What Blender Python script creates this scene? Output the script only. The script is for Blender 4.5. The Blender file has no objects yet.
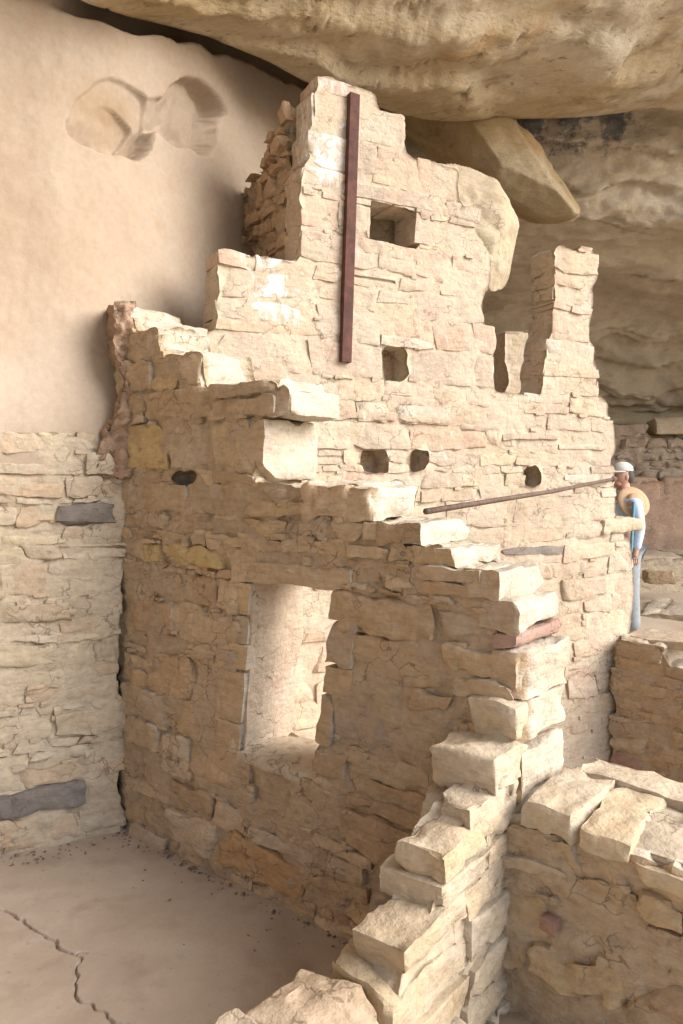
import bpy, math, random
import numpy as np
from mathutils import Vector, Matrix

# ------------------------------------------------------------------ camera
scene = bpy.context.scene
FPX, CU, HV, CZ = 750.0, 341.5, 480.0, 2.2      # focal length in px, principal column, horizon row, eye height
cam = bpy.data.cameras.new('camera'); camo = bpy.data.objects.new('camera', cam)
scene.collection.objects.link(camo); scene.camera = camo
camo.location = (0, 0, CZ); camo.rotation_euler = (math.pi/2, 0, 0)
cam.sensor_fit = 'VERTICAL'; cam.sensor_height = 36; cam.lens = FPX/1024*36
cam.shift_y = -(512-HV)/1024
cam.clip_start = .05; cam.clip_end = 2000
# ------------------------------------------------------------------ sky and sun
SUN_EL, SUN_DIR = math.radians(31), Vector((.95, -.29, 0)).normalized()
w = bpy.data.worlds.new('World'); scene.world = w; w.use_nodes = True
nt = w.node_tree; bg = nt.nodes['Background']
sky = nt.nodes.new('ShaderNodeTexSky'); sky.sky_type = 'NISHITA'; sky.sun_disc = False
sky.sun_elevation = SUN_EL; sky.sun_rotation = math.atan2(SUN_DIR.x, SUN_DIR.y)
sky.dust_density = 2.5; sky.air_density = 1.0
nt.links.new(sky.outputs[0], bg.inputs[0]); bg.inputs[1].default_value = .15
sl = bpy.data.lights.new('sun', 'SUN'); slo = bpy.data.objects.new('sun', sl)
scene.collection.objects.link(slo)
sl.energy = 3.5; sl.angle = math.radians(50); sl.color = (1, .97, .93)
Lv = Vector((SUN_DIR.x*math.cos(SUN_EL), SUN_DIR.y*math.cos(SUN_EL), math.sin(SUN_EL)))
slo.rotation_euler = Lv.to_track_quat('Z', 'Y').to_euler(); slo.location = Lv*30
vs = scene.view_settings
vs.view_transform = 'Standard'; vs.look = 'None'; vs.gamma = 1; vs.use_curve_mapping = False
vs.exposure = 0.67
scene.render.engine = 'CYCLES'
scene.cycles.max_bounces = 6; scene.cycles.diffuse_bounces = 5

# ------------------------------------------------------------------ helpers
random.seed(7)
COL = scene.collection
def tag(o, label=None, cat=None, group=None, kind=None):
    if label: o['label'] = label
    if cat: o['category'] = cat
    if group: o['group'] = group
    if kind: o['kind'] = kind
    return o
def empty(name, loc=(0, 0, 0), rz=0):
    o = bpy.data.objects.new(name, None); COL.objects.link(o)
    o.location = loc; o.rotation_euler = (0, 0, rz); o.empty_display_size = .1
    return o
def mesh_obj(name, V, F, mat, parent=None, smooth=True, loc=(0, 0, 0), sharp=0):
    me = bpy.data.meshes.new(name)
    me.from_pydata(np.asarray(V).tolist(), [], F if isinstance(F, list) else F.tolist())
    if smooth: me.polygons.foreach_set('use_smooth', [True]*len(me.polygons))
    me.update()
    if sharp: me.set_sharp_from_angle(angle=math.radians(sharp))
    if mat: me.materials.append(mat)
    o = bpy.data.objects.new(name, me); COL.objects.link(o); o.location = loc
    if parent: o.parent = parent
    return o
def _h(ix, iy, iz, seed):
    n = (ix.astype(np.int64)*374761393 + iy.astype(np.int64)*668265263 + iz.astype(np.int64)*2147483647 + seed*1274126177) & 0xffffffff
    n = ((n ^ (n >> 13))*1274126177) & 0xffffffff
    n = ((n ^ (n >> 16))*2246822519) & 0xffffffff
    n = n ^ (n >> 15)
    return (n & 0xffffff)/float(0xffffff)*2-1
def vnoise(P, seed=0):
    P = np.asarray(P, float); i = np.floor(P).astype(np.int64); f = P-i; f = f*f*f*(f*(f*6-15)+10)
    r = 0
    for a in (0, 1):
        for b in (0, 1):
            for c in (0, 1):
                wt = (f[..., 0] if a else 1-f[..., 0])*(f[..., 1] if b else 1-f[..., 1])*(f[..., 2] if c else 1-f[..., 2])
                r = r+wt*_h(i[..., 0]+a, i[..., 1]+b, i[..., 2]+c, seed)
    return r
def fbm(P, sc, oc=4, seed=0, gain=.5):
    P = np.asarray(P, float)*sc; a, r = 1., 0.
    for k in range(oc):
        r = r+a*vnoise(P+17.3*k, seed+k*31); a *= gain; P = P*2.03
    return r
def inpoly(X, Y, poly):
    ins = np.zeros(X.shape, bool); n = len(poly)
    for i in range(n):
        x0, y0 = poly[i]; x1, y1 = poly[(i+1) % n]
        if y0 == y1: continue
        c = ((y0 > Y) != (y1 > Y)) & (X < (x1-x0)*(Y-y0)/(y1-y0)+x0)
        ins ^= c
    return ins
def smooth01(a, b, x):
    t = np.clip((np.asarray(x, float)-a)/(b-a), 0, 1); return t*t*(3-2*t)

class Frame:                      # a wall plane: x along the wall, y into it, z up
    def __init__(s, ox, oy, ang):
        s.ox, s.oy, s.ang = ox, oy, ang
        s.d = (math.cos(ang), math.sin(ang)); s.b = (-math.sin(ang), math.cos(ang))
    def tz(s, u, v, off=0.):
        k = (u-CU)/FPX; ox, oy = s.ox+s.b[0]*off, s.oy+s.b[1]*off
        # ox + d0 t = k (oy + d1 t)
        t = (k*oy-ox)/(s.d[0]-k*s.d[1]); y = oy+s.d[1]*t
        return (t, CZ-(v-HV)/FPX*y)
    def poly(s, pts, off=0.): return [s.tz(u, v, off) for u, v in pts]
    def world(s, t, wdep, z): return Vector((s.ox+s.d[0]*t+s.b[0]*wdep, s.oy+s.d[1]*t+s.b[1]*wdep, z))
def at(u, v, y): return Vector(((u-CU)/FPX*y, y, CZ-(v-HV)/FPX*y))

# ------------------------------------------------------------------ materials
class N:
    def __init__(s, name):
        s.m = bpy.data.materials.new(name); s.m.use_nodes = True; s.t = s.m.node_tree
        s.b = s.t.nodes['Principled BSDF']
    def n(s, typ, **kw):
        x = s.t.nodes.new('ShaderNode'+typ)
        for k, v in kw.items():
            if k.startswith('i_'):
                key = k[2:]; key = int(key) if key.isdigit() else key.replace('_', ' ')
                x.inputs[key].default_value = v
            else: setattr(x, k, v)
        return x
    def l(s, a, b): s.t.links.new(a, b)
    def ramp(s, fac, stops, interp='LINEAR'):
        r = s.n('ValToRGB'); r.color_ramp.interpolation = interp
        e = r.color_ramp.elements
        while len(e) < len(stops): e.new(.5)
        for el, (p, c) in zip(e, stops):
            el.position = p; el.color = (c[0], c[1], c[2], 1) if not isinstance(c, (int, float)) else (c, c, c, 1)
        s.l(fac, r.inputs[0]); return r.outputs[0]
    def mix(s, fac, a, b, bt='MIX'):
        x = s.n('Mix', data_type='RGBA', blend_type=bt)
        for sock, v in ((x.inputs[0], fac), (x.inputs[6], a), (x.inputs[7], b)):
            if isinstance(v, (int, float)): sock.default_value = v
            elif isinstance(v, tuple): sock.default_value = (*v, 1)
            else: s.l(v, sock)
        return x.outputs[2]
    def math(s, op, a, b=0., c=None, clamp=False):
        x = s.n('Math', operation=op, use_clamp=clamp)
        for i, v in enumerate((a, b) if c is None else (a, b, c)):
            if isinstance(v, (int, float)): x.inputs[i].default_value = v
            else: s.l(v, x.inputs[i])
        return x.outputs[0]
    def pos(s): return s.n('NewGeometry').outputs['Position']
    def noise(s, vec, sc, det=6, rough=.6, w=None, dist=0.):
        x = s.n('TexNoise', i_Scale=sc, i_Detail=det, i_Roughness=rough, i_Distortion=dist)
        if w is not None:
            x.noise_dimensions = '4D'; s.l(w, x.inputs['W'])
        s.l(vec, x.inputs['Vector']); return x.outputs['Fac']
    def bump(s, h, strength, dist, prev=None):
        x = s.n('Bump', i_Strength=strength, i_Distance=dist); s.l(h, x.inputs['Height'])
        if prev: s.l(prev, x.inputs['Normal'])
        return x.outputs[0]
    def sphere(s, c, r):             # soft 0..1 mask round a world point
        d = s.n('VectorMath', operation='DISTANCE'); s.l(s.pos(), d.inputs[0]); d.inputs[1].default_value = c
        return s.math('SUBTRACT', 1, s.math('DIVIDE', d.outputs['Value'], r), clamp=True)

def rock_mat(name, tones, wash, pink=None, white=None, bump=1., grain=1., rough=.92, lit_tint=None, crk=.6):
    """sandstone: tones = list picked by object, wash = (colour, amount) of mud smeared over it"""
    k = N(name); p = k.pos()
    rnd = k.n('ObjectInfo').outputs['Random']; wv = k.math('MULTIPLY', rnd, 40.)
    if len(tones) == 1: tones = [tones[0], tuple(x*.93 for x in tones[0])]
    st = [((i+.5)/len(tones), c) for i, c in enumerate(tones)]
    base = k.ramp(rnd, st, 'LINEAR')
    n1 = k.noise(p, 4.5, 4, .62, wv); n2 = k.noise(p, 30, 4, .65)
    n4 = k.noise(p, 2.2, 4, .6)
    c = k.mix(k.math('MULTIPLY', k.ramp(n1, [(.42, 0.), (.66, 1.)]), .45), base, tuple(min(1, x*f) for x, f in zip(tones[0], (.86, .81, .75))))
    if pink: c = k.mix(k.math('MULTIPLY', k.ramp(k.noise(p, 3.4, 4, .65), [(.47, 0.), (.60, 1.)]), pink[1]), c, pink[0])
    c = k.mix(k.math('MULTIPLY', k.ramp(n4, [(.40, 0.), (.62, 1.)]), wash[1]), c, wash[0])
    if lit_tint:                          # sunlit paleness painted into faces turned off the wall plane: ends and tops
        sx = k.n('SeparateXYZ'); k.l(k.n('TexCoord').outputs['Normal'], sx.inputs[0])
        ay = k.math('ABSOLUTE', sx.outputs[1])
        c = k.mix(k.ramp(ay, [(.42, 1.), (.62, 0.)]), c, k.mix(k.ramp(n4, [(.40, 0.), (.62, 1.)]), lit_tint, tuple(x*.9 for x in lit_tint)))
    bm = k.n('Mapping'); bm.inputs['Scale'].default_value = (1, 1, 5); k.l(p, bm.inputs['Vector']); bed = k.noise(bm.outputs[0], 9, 5, .62)
    c = k.mix(.55*grain, c, k.ramp(n2, [(.28, .72), (.5, 1.), (.72, 1.18)]), 'MULTIPLY')
    c = k.mix(.5*grain, c, k.ramp(bed, [(.30, .74), (.5, 1.), (.7, 1.14)]), 'MULTIPLY')
    c = k.mix(.8, c, k.ramp(k.noise(p, .9, 3, .6), [(.30, (.86, .82, .76)), (.5, (1., 1., 1.)), (.7, (1.08, 1.06, 1.03))]), 'MULTIPLY')
    # small dark pits and hairline cracks
    v = k.n('TexVoronoi', feature='DISTANCE_TO_EDGE', i_Scale=4.6); wob = k.n('VectorMath', operation='ADD')
    nc = k.n('TexNoise', i_Scale=9., i_Detail=3.); k.l(p, nc.inputs['Vector'])
    sc = k.n('VectorMath', operation='SCALE', i_Scale=.22); k.l(nc.outputs['Color'], sc.inputs[0])
    cm = k.n('Mapping'); cm.inputs['Scale'].default_value = (1, 1, 1.7); k.l(p, cm.inputs['Vector'])
    k.l(cm.outputs[0], wob.inputs[0]); k.l(sc.outputs[0], wob.inputs[1]); k.l(wob.outputs[0], v.inputs['Vector'])
    crack = k.math('MULTIPLY', k.ramp(v.outputs['Distance'], [(0., 1.), (.012, .8), (.024, 0.)]), k.ramp(k.noise(p, 3.1, 3), [(.48, 0.), (.56, 1.)]))
    c = k.mix(k.math('MULTIPLY', crack, crk), c, (.11, .07, .045))
    if white:
        mk = None
        for ctr, r in white:
            m = k.math('MULTIPLY', k.sphere(ctr, r), 1.)
            mk = m if mk is None else k.math('MAXIMUM', mk, m)
        sv = k.n('Mapping'); sv.inputs['Scale'].default_value = (1, 1, .4); k.l(p, sv.inputs['Vector'])
        nn = k.noise(sv.outputs[0], 16, 6, .7)
        mk = k.ramp(k.math('ADD', nn, k.math('MULTIPLY', mk, .34)), [(.60, 0.), (.80, 1.)])
        c = k.mix(k.math('MULTIPLY', mk, .8), c, (.72, .72, .73))
    k.l(c, k.b.inputs['Base Color']); k.b.inputs['Roughness'].default_value = rough
    k.b.inputs['Specular IOR Level'].default_value = .2
    b1 = k.bump(k.noise(p, 16, 5, .62), .5*bump, .03)
    b2 = k.bump(bed, .38*bump, .012, b1)
    k.l(b2, k.b.inputs['Normal'])
    return k.m
def plain(name, col, rough=.7, metal=0., bump=0., sc=60, var=.25):
    k = N(name); p = k.pos()
    c = k.mix(1., col, k.ramp(k.noise(p, sc, 5), [(.3, 1-var), (.7, 1+var)]), 'MULTIPLY')
    k.l(c, k.b.inputs['Base Color']); k.b.inputs['Roughness'].default_value = rough; k.b.inputs['Metallic'].default_value = metal
    if bump: k.l(k.bump(k.noise(p, sc*2, 6), bump, .004), k.b.inputs['Normal'])
    return k.m

# ------------------------------------------------------------------ masonry
_topo = {}
def topo(nx, ny, nz):
    key = (nx, ny, nz)
    if key in _topo: return _topo[key]
    def ax(n):
        s = np.linspace(-1, 1, n+1); return .45*s+.55*np.sin(s*np.pi/2)
    X, Y, Z = ax(nx), ax(ny), ax(nz); idx = {}; V = []; F = []
    def vid(i, j, k):
        q = (i, j, k)
        if q not in idx: idx[q] = len(V); V.append((X[i], Y[j], Z[k]))
        return idx[q]
    for i in range(nx):
        for j in range(ny):
            F.append([vid(i, j, 0), vid(i, j+1, 0), vid(i+1, j+1, 0), vid(i+1, j, 0)])
            F.append([vid(i, j, nz), vid(i+1, j, nz), vid(i+1, j+1, nz), vid(i, j+1, nz)])
    for i in range(nx):
        for k in range(nz):
            F.append([vid(i, 0, k), vid(i+1, 0, k), vid(i+1, 0, k+1), vid(i, 0, k+1)])
            F.append([vid(i, ny, k), vid(i, ny, k+1), vid(i+1, ny, k+1), vid(i+1, ny, k)])
    for j in range(ny):
        for k in range(nz):
            F.append([vid(0, j, k), vid(0, j, k+1), vid(0, j+1, k+1), vid(0, j+1, k)])
            F.append([vid(nx, j, k), vid(nx, j+1, k), vid(nx, j+1, k+1), vid(nx, j, k+1)])
    _topo[key] = (np.array(V), F); return _topo[key]
_sid = [0]
def stone(parent, mat, corners, w0, w1, rng, rough=1., seg=.03, name='stone', rnd=.28, tilt=0., chips=4):
    """corners: (t,z) of bottom-left, bottom-right, top-right, top-left; w0..w1 its depth in the wall"""
    c = np.array(corners, float); L = max(.02, .5*((c[1, 0]-c[0, 0])+(c[2, 0]-c[3, 0]))); H = max(.015, .5*((c[3, 1]-c[0, 1])+(c[2, 1]-c[1, 1])))
    D = w1-w0
    nx = int(min(16, max(3, round(L/seg)))); nz = int(min(10, max(3, round(H/seg*1.2)))); ny = int(min(12, max(3, round(D/seg*.45))))
    V, F = topo(nx, ny, nz); h = np.array([L/2, D/2, H/2]); r = rnd*min(h[0], h[2], h[1]*2)*rng.uniform(.8, 1.25)
    P = V*h; q = np.clip(P, -(h-r), h-r); dv = P-q; ln = np.linalg.norm(dv, axis=1); ok = ln > 1e-9
    nrm = np.zeros_like(P); nrm[ok] = dv[ok]/ln[ok][:, None]
    inner = ~ok
    P2 = q+nrm*np.minimum(ln, r)[:, None]
    for _ in range(chips):
        sg = rng.choice([-1., 1.], 3); wt = rng.uniform(.15, 1., 3); wt[rng.integers(3)] *= .15; nv = sg*wt/h; nv /= np.linalg.norm(nv)
        dd = np.abs(nv*h).sum()*rng.uniform(.74, .90); over = np.maximum(0, P2 @ nv-dd); P2 = P2-over[:, None]*nv
    a, b = P2[:, 0]/h[0], P2[:, 2]/h[2]
    A = (a+1)/2; B = (b+1)/2
    # a front face that is not quite flat: corners pushed in or out
    j = rng.uniform(-1, 1, 4)*.010*rough
    fj = (1-A)*(1-B)*j[0]+A*(1-B)*j[1]+A*B*j[2]+(1-A)*B*j[3]
    T = (1-A)*(1-B)*c[0, 0]+A*(1-B)*c[1, 0]+A*B*c[2, 0]+(1-A)*B*c[3, 0]
    Z = (1-A)*(1-B)*c[0, 1]+A*(1-B)*c[1, 1]+A*B*c[2, 1]+(1-A)*B*c[3, 1]
    ctr = np.array([c[:, 0].mean(), (w0+w1)/2, c[:, 1].mean()])
    Q = np.stack([T-ctr[0], P2[:, 1]+np.where(P2[:, 1] < 0, fj, -fj), Z-ctr[2]], 1)
    off = rng.uniform(0, 90, 3); s = min(1., H/.12)
    nn = nrm.copy(); nn[~ok] = np.sign(V[~ok])*(np.abs(V[~ok]) > .99)
    d1 = fbm(Q+off, 9, 3, 3)*.011*rough*s+fbm(Q+off, 34, 2, 9)*.0035*rough
    # chipped edges: knock facets off where a coarse noise is high
    ch = np.maximum(0, vnoise((Q+off)*13, 5)-.15)*.022*s*rough*(np.max(np.sort(np.abs(V), axis=1)[:, 1:2], axis=1) > .6)
    Q[:, 0] += fbm(Q+off+7, 7, 2, 61)*.012*rough*s; Q[:, 2] += fbm(Q+off+31, 7, 2, 62)*.009*rough*s
    Q = Q+nn*(d1-ch)[:, None]
    if tilt: 
        cs, sn = math.cos(tilt), math.sin(tilt); x, z = Q[:, 0].copy(), Q[:, 2].copy(); Q[:, 0] = x*cs-z*sn; Q[:, 2] = x*sn+z*cs
    o = mesh_obj(name, Q, F, mat, parent, True, ctr.tolist(), 38)
    return o

def core_mesh(root, quads, thick, hcell, mat, seed, erode=1, inset=.0, amp=.012, name='mortar', extra=None, amp_edge=1.):
    """mud core that fills the joints: the union of the stone beds, eroded, with uneven skin"""
    Q = np.array([[q[0][0], q[1][0], q[2][0], q[3][0]] for q in quads]); Zq = np.array([[q[0][1], q[1][1], q[2][1], q[3][1]] for q in quads])
    t0, t1, z0, z1 = Q.min()-.1, Q.max()+.1, Zq.min()-.1, Zq.max()+.1
    nt_, nz_ = int((t1-t0)/hcell)+1, int((z1-z0)/hcell)+1
    tc = t0+(np.arange(nt_)+.5)*hcell; zc = z0+(np.arange(nz_)+.5)*hcell
    M = np.zeros((nt_, nz_), bool)
    for q in quads:
        tl, th = min(p[0] for p in q), max(p[0] for p in q); zl, zh = min(p[1] for p in q), max(p[1] for p in q)
        i0, i1 = max(0, int((tl-.03-t0)/hcell)), min(nt_, int((th+.03-t0)/hcell)+2); j0, j1 = max(0, int((zl-.03-z0)/hcell)), min(nz_, int((zh+.03-z0)/hcell)+2)
        X, Y = np.meshgrid(tc[i0:i1], zc[j0:j1], indexing='ij'); cx = sum(p[0] for p in q)/4; cz = sum(p[1] for p in q)/4
        big = [(cx+(p[0]-cx)+math.copysign(.018, p[0]-cx), cz+(p[1]-cz)+math.copysign(.018, p[1]-cz)) for p in q]
        M[i0:i1, j0:j1] |= inpoly(X, Y, big)
    for _ in range(erode):
        E = M.copy(); E[1:, :] &= M[:-1, :]; E[:-1, :] &= M[1:, :]; E[:, 1:] &= M[:, :-1]; E[:, :-1] &= M[:, 1:]; M = E
    if extra is not None:
        X, Y = np.meshgrid(tc, zc, indexing='ij')
        for pl in extra: M |= inpoly(X, Y, pl)
    NW = 4; wl = np.linspace(0, thick, NW+1); wl[0] += inset; wl[-1] -= inset
    vid = -np.ones((nt_+1, nz_+1, NW+1), int); V = []; F = []; edge = []
    Mp = np.pad(M, 1)
    def gv(i, j, k):
        if vid[i, j, k] < 0:
            vid[i, j, k] = len(V); V.append((t0+i*hcell, wl[k], z0+j*hcell))
            edge.append(not (Mp[i, j] and Mp[i+1, j] and Mp[i, j+1] and Mp[i+1, j+1]))
        return vid[i, j, k]
    for i, j in zip(*np.nonzero(M)):
        F.append([gv(i, j, 0), gv(i+1, j, 0), gv(i+1, j+1, 0), gv(i, j+1, 0)])
        F.append([gv(i, j, NW), gv(i, j+1, NW), gv(i+1, j+1, NW), gv(i+1, j, NW)])
        for di, dj, e in ((-1, 0, ((i, j), (i, j+1))), (1, 0, ((i+1, j+1), (i+1, j))), (0, -1, ((i+1, j), (i, j))), (0, 1, ((i, j+1), (i+1, j+1)))):
            if not Mp[i+1+di, j+1+dj]:
                (a, b), (c_, d_) = e
                for k in range(NW):
                    F.append([gv(c_, d_, k), gv(a, b, k), gv(a, b, k+1), gv(c_, d_, k+1)])
    V = np.array(V, float); edge = np.array(edge)
    # relax the stair-stepped outline
    E = set()
    for f in F:
        for a, b in zip(f, f[1:]+f[:1]):
            if edge[a] and edge[b] and abs(V[a, 1]-V[b, 1]) < 1e-6: E.add((min(a, b), max(a, b)))
    if E:
        E = np.array(sorted(E))
        for _ in range(4):
            S = np.zeros_like(V); cnt = np.zeros(len(V))
            np.add.at(S, E[:, 0], V[E[:, 1]]); np.add.at(S, E[:, 1], V[E[:, 0]]); np.add.at(cnt, E[:, 0], 1); np.add.at(cnt, E[:, 1], 1)
            k = cnt > 0; V[k] = .5*V[k]+.5*S[k]/cnt[k][:, None]
    front = V[:, 1] < thick*.12; back = V[:, 1] > thick*.88
    n = fbm(V, 7, 4, seed, .55)*amp+fbm(V, 21, 3, seed+5)*amp*.42
    V[:, 1] += np.where(front, -n, np.where(back, n, 0))
    mid = edge
    dd = np.stack([fbm(V, 11, 3, seed+50), 0*V[:, 0], fbm(V, 11, 3, seed+90)], 1)*.016*amp_edge
    V[mid] += dd[mid]
    return mesh_obj(name, V, F, mat, root)

def subdivide(keys, hmin, hmax, rng, thin=.16):
    zs = [keys[0]]
    for a, b in zip(keys, keys[1:]):
        z = a
        while b-z > hmax*1.25:
            h = rng.uniform(hmin, hmax)
            if rng.random() < thin: h = hmin*rng.uniform(.45, .7)
            if b-(z+h) < hmin*.6: break
            z += h; zs.append(z)
        zs.append(b)
    return zs
def intervals(poly, holes, z, lo, hi, step=.01):
    X = np.arange(lo, hi, step); Zv = np.full_like(X, z); m = inpoly(X, Zv, poly)
    for h in holes: m &= ~inpoly(X, Zv, h)
    out = []; i = 0
    while i < len(X):
        if m[i]:
            j = i
            while j+1 < len(X) and m[j+1]: j += 1
            out.append((X[i], X[j])); i = j+1
        else: i += 1
    return out
def wall(name, label, fr, thick, poly, keys, mats, mortar, seed, holes=(), ch=(.09, .17), ln=(.16, .42), hcell=.03, gap=.014, proud=.006,
         slope=0., rough=1., seg=.03, erode=1, amp=.012, special=(), through=True, cat='wall', extra=None, z_root=0., thin=.16, split=.16, inset=.0, wav=.022, ragged=.03, rnd=.28, chink=0, backj=0.):
    rng = np.random.default_rng(seed)
    root = empty(name, (fr.ox, fr.oy, 0), fr.ang); tag(root, label, cat)
    zs = subdivide(keys, ch[0], ch[1], rng, thin)
    lo, hi = min(p[0] for p in poly)-.05, max(p[0] for p in poly)+.05
    ph = rng.uniform(0, 50, len(zs)+1)
    keyset = set(keys)
    def zc(k, t):
        a = wav*(.25 if zs[k] in keyset else 1)*min(1, (zs[min(k+1, len(zs)-1)]-zs[max(k-1, 0)])/.25)
        return zs[k]+a*float(vnoise(np.array([[t*2.3+ph[k], ph[k], .5]]), seed)[0])+slope*t
    quads = []; cells = []
    for k in range(len(zs)-1):
        zm = (zs[k]+zs[k+1])/2; hgt = zs[k+1]-zs[k]
        for a, b in intervals(poly, holes, zm, lo, hi):
            if b-a < .035: continue
            inh = lambda t: any(bool(inpoly(np.array([t]), np.array([zm]), hh)[0]) for hh in holes)
            ja = a+rng.uniform(-1, 1)*(.006 if inh(a-.02) else ragged); jb = b+rng.uniform(-1, 1)*(.006 if inh(b+.02) else ragged)
            cuts = [ja]; t = ja
            while True:
                L = rng.uniform(*ln)*(min(1.25, max(.45, hgt/.13)))
                if jb-(t+L) < ln[0]*.55: break
                t += L; cuts.append(t)
            cuts.append(jb)
            sl_ = [0]+[rng.uniform(-.022, .022) for _ in cuts[1:-1]]+[0]
            for i in range(len(cuts)-1):
                c0, c1, s0, s1 = cuts[i], cuts[i+1], sl_[i], sl_[i+1]
                full = [(c0-s0, zc(k, c0)), (c1-s1, zc(k, c1)), (c1+s1, zc(k+1, c1)), (c0+s0, zc(k+1, c0))]
                quads.append(full)
                parts = [full]
                if hgt > .10 and rng.random() < split:
                    f = rng.uniform(.3, .7); ml = (full[0][0]+(full[3][0]-full[0][0])*f, full[0][1]+(full[3][1]-full[0][1])*f); mr = (full[1][0]+(full[2][0]-full[1][0])*f, full[1][1]+(full[2][1]-full[1][1])*f)
                    parts = [[full[0], full[1], mr, ml], [ml, mr, full[2], full[3]]]
                cells += [(p, i == 0, i == len(cuts)-2) for p in parts]
    for q, first, last in cells:
        cx, cz = sum(p[0] for p in q)/4, sum(p[1] for p in q)/4
        g = gap*rng.uniform(.5, 1.2)
        jit = rng.uniform(-.006, .006, 8)
        H = (q[3][1]-q[0][1]); g = min(g, H*.22)
        cc = [(p[0]-math.copysign(g, p[0]-cx)+jit[2*i], p[1]-math.copysign(g*.8, p[1]-cz)+jit[2*i+1]) for i, p in enumerate(q)]
        m = mats[int(rng.integers(len(mats)))]
        pr = proud+rng.normal(0, .006)*rough
        for (st, sz), sm in special:
            if min(p[0] for p in q) <= st <= max(p[0] for p in q) and min(p[1] for p in q) <= sz <= max(p[1] for p in q): m = sm; pr = max(pr, .012)
        if m.name in LIT_TINT:
            ex = np.array([max(p[0] for p in q)+.05, cx, min(p[0] for p in q)-.05]); ez = np.array([cz, max(p[1] for p in q)+.05, cz])
            if not inpoly(ex, ez, poly).all(): m = LIT_TINT[m.name]
        stone(root, m, cc, -pr, thick+rng.normal(0, .012)+abs(rng.normal(0, 1))*backj, rng, rough, seg, rnd=rnd)
    for _ in range(chink):
        q = quads[int(rng.integers(len(quads)))]; f = rng.uniform(.1, .9); L = rng.uniform(.04, .11); H = rng.uniform(.018, .04)
        if rng.random() < .7: cx, cz = q[3][0]+(q[2][0]-q[3][0])*f, q[3][1]+(q[2][1]-q[3][1])*f
        else: cx, cz = q[1][0]+(q[2][0]-q[1][0])*f, q[1][1]+(q[2][1]-q[1][1])*f; L, H = min(L, .05), H*1.6
        if not (inpoly(np.array([cx-L/2, cx+L/2, cx]), np.array([cz, cz, cz+H]), poly).all()): continue
        if any(inpoly(np.array([cx-L/2-.02, cx+L/2+.02, cx, cx]), np.array([cz, cz, cz+H, cz-H]), hh).any() for hh in holes): continue
        stone(root, mats[0], [(cx-L/2, cz-H/2), (cx+L/2, cz-H/2+rng.uniform(-.008, .008)), (cx+L/2, cz+H/2), (cx-L/2, cz+H/2+rng.uniform(-.008, .008))], -proud-rng.uniform(.004, .014), .06, rng, rough*.7, .016, 'chinking_stone', .3, chips=3)
    core_mesh(root, quads, thick, hcell, mortar, seed, erode, inset, amp, extra=extra)
    return root

def grid_obj(name, P, mat, parent=None, flip=False):
    nu, nv = P.shape[:2]; I = np.arange(nu*nv).reshape(nu, nv)
    F = np.stack([I[:-1, :-1], I[1:, :-1], I[1:, 1:], I[:-1, 1:]], -1).reshape(-1, 4)
    if flip: F = F[:, ::-1]
    return mesh_obj(name, P.reshape(-1, 3), F.tolist(), mat, parent)
def spline(pts, n):
    pts = np.array(pts, float); m = len(pts); ext = np.vstack([2*pts[0]-pts[1], pts, 2*pts[-1]-pts[-2]])
    T = np.linspace(0, m-1-1e-9, n); i = T.astype(int); f = (T-i)[:, None]
    p0, p1, p2, p3 = ext[i], ext[i+1], ext[i+2], ext[i+3]
    return .5*((2*p1)+(-p0+p2)*f+(2*p0-5*p1+4*p2-p3)*f**2+(-p0+3*p1-3*p2+p3)*f**3)

# ------------------------------------------------------------------ wall planes
C0 = (-1.361, 4.714)
A1 = -math.atan2(1.127, 1.402)
F1 = Frame(C0[0], C0[1], A1)                           # shaded wall with the doorway
F2 = Frame(-.99, 4.86, math.atan2(1.9, 3.47))          # sunlit tower wall
F0 = Frame(C0[0], C0[1], math.atan2(.31, .61))         # low wall under the cliff
E = F1.world(F1.tz(520, 640)[0], 0, 0)                 # broken end of the shaded wall
F4 = Frame(E.x, E.y, A1+math.pi/2)                     # stub wall stepping down towards the camera
p3 = (.66, 2.94)
F3 = Frame(p3[0], p3[1], A1)                           # low wall at lower right
p5 = F2.world(F2.tz(608, 640)[0], 0, 0)
F5 = Frame(p5.x, p5.y, A1-math.radians(6))             # low wall at middle right

# materials of the masonry
CREAM = [(.46, .375, .29), (.53, .465, .36), (.40, .325, .265), (.55, .50, .42), (.46, .35, .26), (.48, .36, .285), (.44, .395, .33), (.54, .455, .325), (.51, .40, .30)]
TAN = [(.42, .315, .205), (.52, .415, .29), (.35, .255, .165), (.46, .325, .20), (.51, .425, .32), (.37, .30, .23), (.49, .37, .215), (.40, .285, .185)]
M_tower = rock_mat('tower_sandstone', CREAM, ((.51, .435, .345), .5), pink=((.49, .34, .265), .40),
                   white=[(tuple(F2.world(*[F2.tz(322, 118)[0], 0, F2.tz(322, 118)[1]])), .42), (tuple(F2.world(F2.tz(322, 165)[0], 0, F2.tz(322, 165)[1])), .3),
                          (tuple(F2.world(F2.tz(275, 262)[0], 0, F2.tz(275, 262)[1])), .3), (tuple(F2.world(F2.tz(275, 300)[0], 0, F2.tz(275, 300)[1])), .28)])
M_tower_mud = rock_mat('tower_mud_mortar', [(.51, .43, .335)], ((.52, .45, .36), .4), pink=((.50, .365, .285), .35), grain=.9)
M_tan = rock_mat('tan_sandstone', TAN, ((.45, .345, .235), .35), bump=1.7)
M_tan_lit_tint = rock_mat('tan_sandstone_lit_tint', TAN, ((.45, .345, .235), .35), bump=1.3, crk=.3, lit_tint=(.53, .465, .38))  # tan stone with sunlit cream painted on its ends and tops
LIT_TINT = {M_tan.name: M_tan_lit_tint}
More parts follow.
